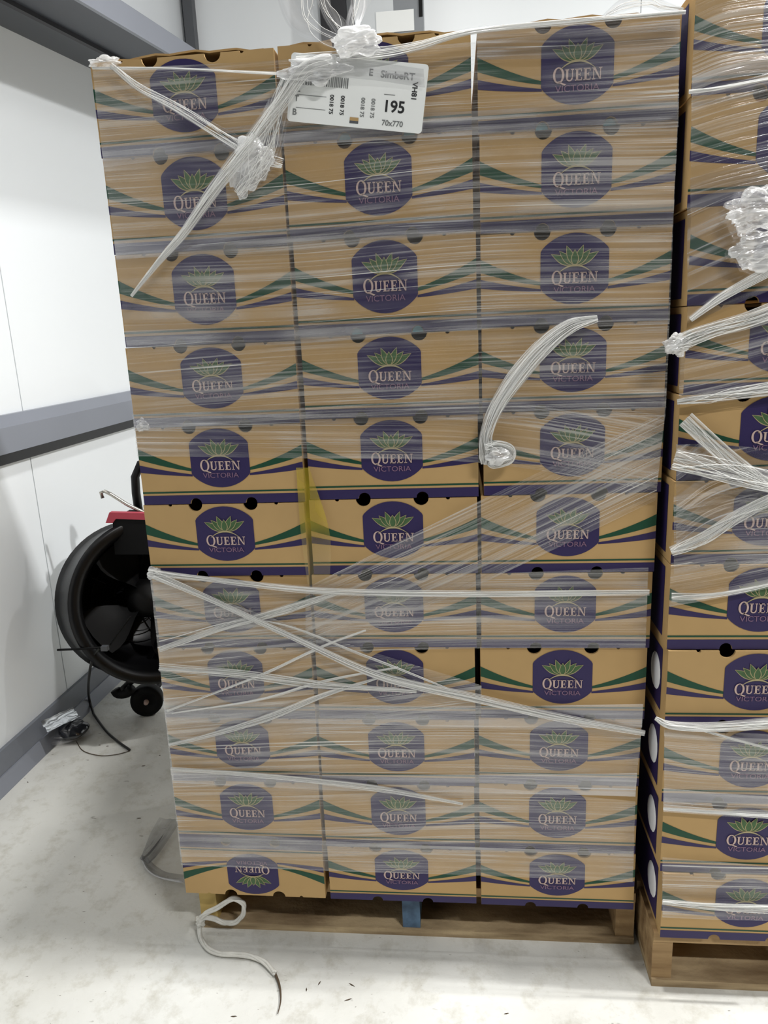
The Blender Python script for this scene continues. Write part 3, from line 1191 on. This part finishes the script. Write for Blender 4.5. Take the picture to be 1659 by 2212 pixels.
rp2('film_rope', [(1430, 1945), (1540, 1955), (1660, 1960), (1760, 1960)], [0.012, 0.016, 0.02, 0.02], 10)
rp2('film_rope', [(1487, 200), (1560, 190), (1760, 150)], [0.006, 0.006, 0.006], 4)
rp2('film_rope', [(1490, 690), (1560, 640), (1660, 585), (1760, 530)], [0.01, 0.016, 0.02, 0.02], 7)
wad('film_wad', px2(1628, 455, 0.02), (0.05, 0.02, 0.035), wrap2, M['film_wad'], 2.9)
wad('film_wad', px2(1640, 540, 0.02), (0.04, 0.015, 0.03), wrap2, M['film_wad'], 7.7)
wad('film_wad', px2(1462, 745, 0.012), (0.02, 0.014, 0.018), wrap2, M['film_wad'], 3.7)

# ------------------------------------------------------------------ pallet label
DL = 0.022
A, B, C_, D_ = (px(628, 112, DL), px(922, 140, DL), px(915, 289, DL), px(622, 262, DL))
ux = ((B - A) + (C_ - D_)) / 2
uz = ((A - D_) + (B - C_)) / 2
lw, lh = ux.length, uz.length
ang = math.atan2(ux.z, ux.x)
cen = (A + B + C_ + D_) / 4
sg = empty('pallet_label', cen, (0, -ang, 0))
tag(sg, 'white printed pallet label sheet with 195 on it, on the top middle carton', 'label')


def rrect(w, h_, r, n=5):
    p = []
    for cx_, cz_, a0 in ((w / 2 - r, h_ / 2 - r, 0), (-w / 2 + r, h_ / 2 - r, PI / 2), (-w / 2 + r, -h_ / 2 + r, PI), (w / 2 - r, -h_ / 2 + r, 1.5 * PI)):
        p += arc(cx_, cz_, r, a0, a0 + PI / 2, n)
    return p


MB().prism(rrect(lw, lh, 0.006)[::-1], -0.0006, 0.0006).build('sheet', M['paper'], sg)


def lab_text(body, u, v, size, m, rot=0.0, sx=1.0, name='lettering'):
    tv, tf = text_mesh('t', body, 1.0, m, bold=0.022)
    ca, sa = math.cos(rot), math.sin(rot)
    mb = MB()
    mb.add([((u - 0.5) * lw + (q.x * ca * sx - q.y * sa) * size, -0.0011, (0.5 - v) * lh + (q.x * sa * sx + q.y * ca) * size) for q in tv], tf)
    return mb.build(name, m, sg)


def lab_rect(name, rects, m):
    mb = MB()
    for u0, v0, u1, v1 in rects:
        mb.poly([((u - 0.5) * lw, -0.0011, (0.5 - v) * lh) for u, v in ((u0, v1), (u1, v1), (u1, v0), (u0, v0))])
    return mb.build(name, m, sg)


lab_text('195', 0.78, 0.655, 0.026, M['ink'])
lab_text('SimbeRT', 0.785, 0.20, 0.0155, M['inkg'], sx=1.05)
lab_text('E', 0.59, 0.19, 0.015, M['inkg'])
lab_text('VH81', 0.915, 0.40, 0.0125, M['ink'], rot=-PI / 2)
lab_text('70x770', 0.78, 0.895, 0.0125, M['inkg'])
lab_text('B', 0.052, 0.86, 0.014, M['inkg'])
lab_text('T', 0.06, 0.66, 0.013, M['inkg'])
lab_text('L', 0.07, 0.52, 0.013, M['inkg'])
for u in (0.32, 0.40, 0.55, 0.625):
    lab_text('0018 75', u, 0.70, 0.0095, M['ink' if u < 0.5 else 'inkg'], rot=-PI / 2)
random.seed(5)
bars = []
u = 0.07
while u < 0.44:
    w = random.choice((0.006, 0.010, 0.014))
    bars.append((u, 0.30, u + w, 0.45))
    u += w + random.choice((0.006, 0.009))
lab_rect('barcode', bars, M['inkg'])
lab_rect('brown_patch', [(0.465, 0.855, 0.53, 0.905)], M['kraft'])
lab_rect('dark_patch', [(0.465, 0.905, 0.53, 0.945)], M['darkgrey'])
lab_rect('rule_lines', [(0.06, 0.595, 0.28, 0.603), (0.06, 0.785, 0.28, 0.793), (0.70, 0.475, 0.78, 0.485)], M['inkg'])
# film crossing the label
sheet('film_band', ([px(622, 150, 0.03), px(680, 118, 0.034), px(780, 130, 0.03), px(915, 150, 0.026)], [px(630, 205, 0.03), px(700, 172, 0.034), px(790, 172, 0.03), px(918, 190, 0.026)]), M['film_heavy'], wrap, 0.004, 48, 24)

# ------------------------------------------------------------------ drum fan between stack and wall
FY = 1.07
fc = at(318, 1292, 1, FY)
ax = Vector((0.62, -0.74, 0.24)).normalized()
fan = empty('drum_fan', (fc.x, fc.y, 0))
tag(fan, 'black drum fan on wheels standing by the white wall behind the cartons', 'fan')
Fz = ax
Fx = Vector((0, 0, 1)).cross(Fz).normalized()
Fy = Fz.cross(Fx)
FM = Matrix.Translation(Vector((0, 0, fc.z))) @ Matrix((Fx, Fy, Fz)).transposed().to_4x4()
R_ = 0.295
HD = 0.13
mb = MB().lathe([(0.0, -HD - 0.05), (R_ * 0.5, -HD - 0.045), (R_ - 0.05, -HD - 0.02), (R_ - 0.006, -HD - 0.012), (R_ + 0.004, -HD), (R_ - 0.008, -HD + 0.02), (R_ - 0.010, HD - 0.02), (R_ + 0.004, HD),
                 (R_ - 0.008, HD + 0.012), (R_ - 0.030, HD + 0.006), (R_ - 0.046, HD - 0.02), (R_ - 0.05, -HD * 0.3), (R_ - 0.09, -HD + 0.01), (R_ * 0.5, -HD - 0.03), (0.0, -HD - 0.035)], 64, FM)
mb.build('drum', M['black'], fan, True)
mb = MB()
for rr in (0.05, 0.09, 0.13, 0.17, 0.21, 0.245):
    mb.tube([FM @ Vector((rr * math.cos(2 * PI * i / 40), rr * math.sin(2 * PI * i / 40), -HD - 0.004)) for i in range(41)], 0.0022, 5, False)
for i in range(10):
    a = 2 * PI * i / 10
    mb.tube([FM @ Vector((0.03 * math.cos(a), 0.03 * math.sin(a), -HD - 0.006)), FM @ Vector((0.262 * math.cos(a), 0.262 * math.sin(a), -HD - 0.006))], 0.003, 5)
mb.build('rear_guard', M['black'], fan, True)
mb = MB().lathe([(0.0, 0.05), (0.05, 0.045), (0.07, 0.02), (0.07, -0.10), (0.0, -0.12)], 32, FM)
mb.build('motor_hub', M['blackm'], fan, True)
for b_ in range(4):
    vs = []
    for i in range(7):
        r = 0.06 + (R_ - 0.065 - 0.06) * i / 6
        wd = 0.25 + 0.20 * math.sin(i / 6 * PI * 0.8)
        for j in range(5):
            a = b_ * PI / 2 + 0.4 + (j / 4 - 0.5) * 2 * wd
            vs.append(FM @ Vector((r * math.cos(a), r * math.sin(a), 0.0 + (j / 4 - 0.5) * 0.07)))
    MB().add(vs, [(i * 5 + j, i * 5 + j + 1, i * 5 + j + 6, i * 5 + j + 5) for i in range(6) for j in range(4)]).build('blade', M['blackm'], fan, True)


def loc(p):
    return Vector((p.x - fc.x, p.y - fc.y, p.z))


# control box on the drum's upper rim, red cap, chrome handle
yb = fc.y - 0.10
q = [loc(at(x, y_, 1, yb)) for x, y_ in ((243, 1122), (320, 1122), (334, 1198), (248, 1198))]
mb = MB()
mb.prism([(p.x, p.z) for p in q][::-1], q[0].y, q[0].y + 0.14)
mb.build('control_box', M['blackm'], fan)
q = [loc(at(x, y_, 1, yb - 0.005)) for x, y_ in ((236, 1107), (318, 1109), (318, 1123), (250, 1121), (243, 1130), (228, 1130))]
mb = MB().prism([(p.x, p.z) for p in q][::-1], q[0].y, q[0].y + 0.02)
cap_ = mb.build('red_cap', M['red'], fan)
cap_['label'] = 'red cap along the control box'
mb = MB().tube([loc(at(x, y_, 1, yb + 0.03)) for x, y_ in ((222, 1076), (218, 1064), (226, 1061), (240, 1068), (275, 1090), (300, 1102), (330, 1116))], 0.0065, 8)
hd_ = mb.build('handle', M['steel'], fan, True)
hd_['label'] = 'bright steel bar handle'
mb = MB().tube([loc(at(x, y_, 1, fc.y + 0.08)) for x, y_ in ((330, 995), (303, 1003), (292, 1030), (294, 1065), (302, 1120))], 0.016, 8)
mb.build('push_bar', M['black'], fan, True)
# stand
yl = fc.y - 0.02
w1 = at(322, 1542, 2, 0.0)
RW = 0.062
yl = w1.y
for yy, nm in ((yl, 0), (yl + 0.32, 1)):
    mb = MB()
    WM = Matrix.Translation(Vector((w1.x - fc.x, yy - fc.y, RW))) @ Matrix.Rotation(0.25, 4, 'Z') @ Matrix.Rotation(PI / 2, 4, 'X')
    mb.lathe([(0.0, 0.02), (RW * 0.55, 0.02), (RW * 0.6, 0.026), (RW * 0.95, 0.024), (RW, 0.012), (RW, -0.012), (RW * 0.95, -0.024), (0, -0.024)], 28, WM)
    wo = mb.build('wheel', M['blackm'], fan, True)
    mb = MB().lathe([(0, 0.034), (0.008, 0.033), (0.010, 0.02)], 12, WM)
    mb.build('axle_cap', M['cream'], wo, True)
cz0 = fc.z
mb = MB()
ft = loc(at(252, 1500, 2, 0.012))
mb.tube([(w1.x - fc.x, yl - fc.y + 0.02, RW), (w1.x - fc.x, yl - fc.y + 0.30, RW)], 0.010, 8)
mb.tube(smooth_path([loc(at(262, 1492, 1, fc.y - 0.03)), loc(at(285, 1470, 1, fc.y)), loc(at(315, 1440, 1, fc.y)), loc(at(345, 1380, 1, fc.y)), (0.10, 0.0, cz0 - 0.1)], 14), 0.013, 8)
mb.build('stand_frame', M['black'], fan, True)
fp = loc(at(256, 1496, 1, fc.y - 0.03))
mb = MB()
mb.tube(smooth_path([fp + Vector((-0.012, 0, 0.012)), fp + Vector((0.0, 0, -0.005)), fp + Vector((0.035, 0, 0.0)), fp + Vector((0.055, 0, 0.02))], 10), 0.019, 10)
mb.build('foot', M['blackm'], fan, True)
# pull rod with its clip
yr = fc.y - 0.30
mb = MB().tube([loc(at(x, y_, 1, yr)) for x, y_ in ((124, 1404), (170, 1402), (228, 1398))], 0.004, 6)
mb.tube([loc(at(x, y_, 1, yr)) for x, y_ in ((238, 1393), (258, 1364), (282, 1332))], 0.003, 6)
mb.build('tie_rod', M['blackm'], fan, True)
q = loc(at(226, 1400, 1, yr))
mb = MB().box((q.x - 0.010, q.y - 0.008, q.z - 0.008), (q.x + 0.012, q.y + 0.008, q.z + 0.008))
mb.build('clip', M['darkgrey'], fan)

# cable that hangs from the fan and lies on the floor
pc = [at(215, 1400, 1, yr), at(200, 1422, 1, yr + 0.03), at(192, 1465, 1, yr + 0.10)]
fl_ = [at(x, y_, 2, 0.007) for x, y_ in ((200, 1535), (206, 1548), (230, 1580), (255, 1602), (280, 1620))]
mid = at(192, 1505, 2, 0.06)
mb = MB().tube(smooth_path(pc + [mid] + fl_, 60), 0.0048, 8)
cbl = mb.build('cable', M['cable'], None, True)
tag(cbl, 'thin black cable drooping from the fan onto the pale floor', 'cable')
mb = MB().tube(smooth_path([at(x, y_, 2, 0.003) for x, y_ in ((281, 1622), (250, 1630), (215, 1632), (180, 1622), (165, 1602))], 24), 0.0014, 6)
tag(mb.build('wire', M['chip'], None, True), 'hair-thin wire curled on the floor at the cable end', 'wire')

# ------------------------------------------------------------------ litter on the floor
wp = at(150, 1592, 2, 0.0)
wr = empty('plastic_wrapper', (wp.x, wp.y, 0))
tag(wr, 'crumpled shiny clear wrapper with a silver strip lying against the wall curb', 'wrapper')
M['gloss_dark'] = mat('dark_glossy_plastic', lin(46, 48, 54), 0.08, spec=0.9)
M['foil'] = mat('silver_foil', lin(225, 228, 232), 0.16, metal=0.9)
mb = MB()
nn = 28
vs = []
for i in range(15):
    for j in range(nn):
        th, ph = PI * i / 14, 2 * PI * j / nn
        f = 1 + 0.18 * noise.noise((math.cos(ph) * 1.6, math.sin(ph) * 1.6, th))
        vs.append((0.02 + 0.055 * math.sin(th) * math.cos(ph) * f, 0.055 * math.sin(th) * math.sin(ph) * f, 0.030 - 0.028 * math.cos(th) * f))
mb.add(vs, [(i * nn + j, i * nn + (j + 1) % nn, (i + 1) * nn + (j + 1) % nn, (i + 1) * nn + j) for i in range(14) for j in range(nn)])
mb.build('bag', M['gloss_dark'], wr, True)
mb = MB()
n = 20
pa, pb = at(98, 1574, 0, -0.80), at(166, 1540, 0, -0.80)
vs = []
for i in range(n + 1):
    u = i / n
    c = pa.lerp(pb, u) - Vector((wp.x, wp.y, 0))
    for j in range(7):
        v = j / 6 - 0.5
        vs.append((c.x + v * 0.03, c.y - v * 0.012, c.z - v * 0.032 + 0.008 * math.cos(j * 2.1 + u) + 0.003 * noise.noise((u * 6, j, 0))))
mb.add(vs, [(i * 7 + j, (i + 1) * 7 + j, (i + 1) * 7 + j + 1, i * 7 + j + 1) for i in range(n) for j in range(6)])
mb.build('silver_strip', M['foil'], wr, True)
sheet('film_edge', ([(-0.10, -0.05, 0.012), (0.0, -0.075, 0.010), (0.10, -0.01, 0.02)], [(-0.09, 0.0, 0.02), (0.0, -0.02, 0.04), (0.06, 0.03, 0.03)]), M['film_clear'], wr, 0.01, 30, 14)

# dark film scrap beside the stack
scp = empty('film_scrap')
tag(scp, 'dusty grey scrap of torn film lying beside the tall stack', 'film scrap')
f2 = lambda x, y_, z=0.012: at(x, y_, 2, z)
sheet('torn_strip', ([f2(345, 1770), f2(325, 1805), f2(310, 1840), f2(302, 1860)], [f2(392, 1775), f2(365, 1815), f2(340, 1850), f2(322, 1868)]), M['film_grey'], scp, 0.012, 36, 20)
sheet('torn_strip', ([f2(305, 1850), f2(318, 1880), f2(345, 1900), f2(400, 1912)], [f2(322, 1856), f2(335, 1872), f2(360, 1888), f2(400, 1895)]), M['film_grey'], scp, 0.012, 36, 14)
mb = MB().tube(smooth_path([f2(306, 1852), f2(318, 1878), f2(345, 1895), f2(395, 1906)], 24), 0.0035, 6)
mb.build('rolled_edge', M['film_heavy'], scp, True)

# milky film cord knotted on the pallet corner
cd = empty('film_twine')
tag(cd, 'milky twisted film cord looped at the pallet corner and trailing on the floor', 'twine')
lp = [at(x, y_, 1, 0.03) for x, y_ in ((428, 1996), (440, 1976), (468, 1962), (500, 1942), (524, 1950), (526, 1972), (512, 1990), (488, 1994), (462, 1984), (440, 1984), (432, 2000))]
tl = [at(x, y_, 2, 0.010) for x, y_ in ((434, 2026), (448, 2048), (470, 2058), (505, 2062), (545, 2066), (575, 2082), (594, 2102))]
P = smooth_path(lp + tl, 150)
mb = MB()
for k in range(3):
    pts = []
    for i, p in enumerate(P):
        a = i * 0.13 + k * 2 * PI / 3
        pts.append(p + Vector((math.cos(a) * 0.0028, math.sin(a) * 0.002, math.sin(a) * 0.0028)))
    mb.tube(pts, 0.0036, 8)
mb.build('twisted_strands', M['cord'], cd, True)
tl2 = [at(x, y_, 2, 0.005) for x, y_ in ((594, 2102), (602, 2122), (606, 2142), (606, 2165), (600, 2190))]
mb = MB().tube(smooth_path(tl2, 20), [0.0034 - 0.0026 * i / 19 for i in range(20)], 6)
mb.build('thin_end', M['chip'], cd, True)['label'] = 'darker thin end of the cord'
kp = at(432, 1990, 1, 0.03)
wad('knot', kp, (0.012, 0.010, 0.014), cd, M['cord'], 3.1)

# splinters on the floor
random.seed(11)
for x, y_, l, a in ((690, 2124, 0.018, 1.2), (662, 2138, 0.014, 1.7), (752, 2160, 0.026, 0.4), (760, 2128, 0.024, -0.5), (300, 1768, 0.02, 0.1), (232, 1612, 0.014, 0.3),
                    (215, 1610, 0.012, 0.2), (505, 2196, 0.02, 0.1), (1094, 2190, 0.016, 0.3), (60, 1690, 0.016, -0.8), (310, 1655, 0.02, 0.2), (345, 1632, 0.01, 0.2)):
    p = at(x, y_, 2, 0.0)
    mb = MB()
    mb.add([(-l / 2, 0, 0.0006), (0, -0.0022, 0.0006), (l / 2, 0, 0.0006), (0, 0.0022, 0.0006), (-l / 4, 0, 0.003), (l / 4, 0, 0.003)],
           [(0, 1, 4), (1, 5, 4), (1, 2, 5), (2, 3, 5), (3, 4, 5), (3, 0, 4), (0, 3, 2, 1)])
    o = mb.build('splinter', M['chip'])
    o.location = p
    o.rotation_euler = (0, 0, a)
    o.scale = (0.75, 0.75, 0.75)
    tag(o, 'tiny dark wood splinter lying on the pale concrete floor', 'splinter', 'splinters on the floor')
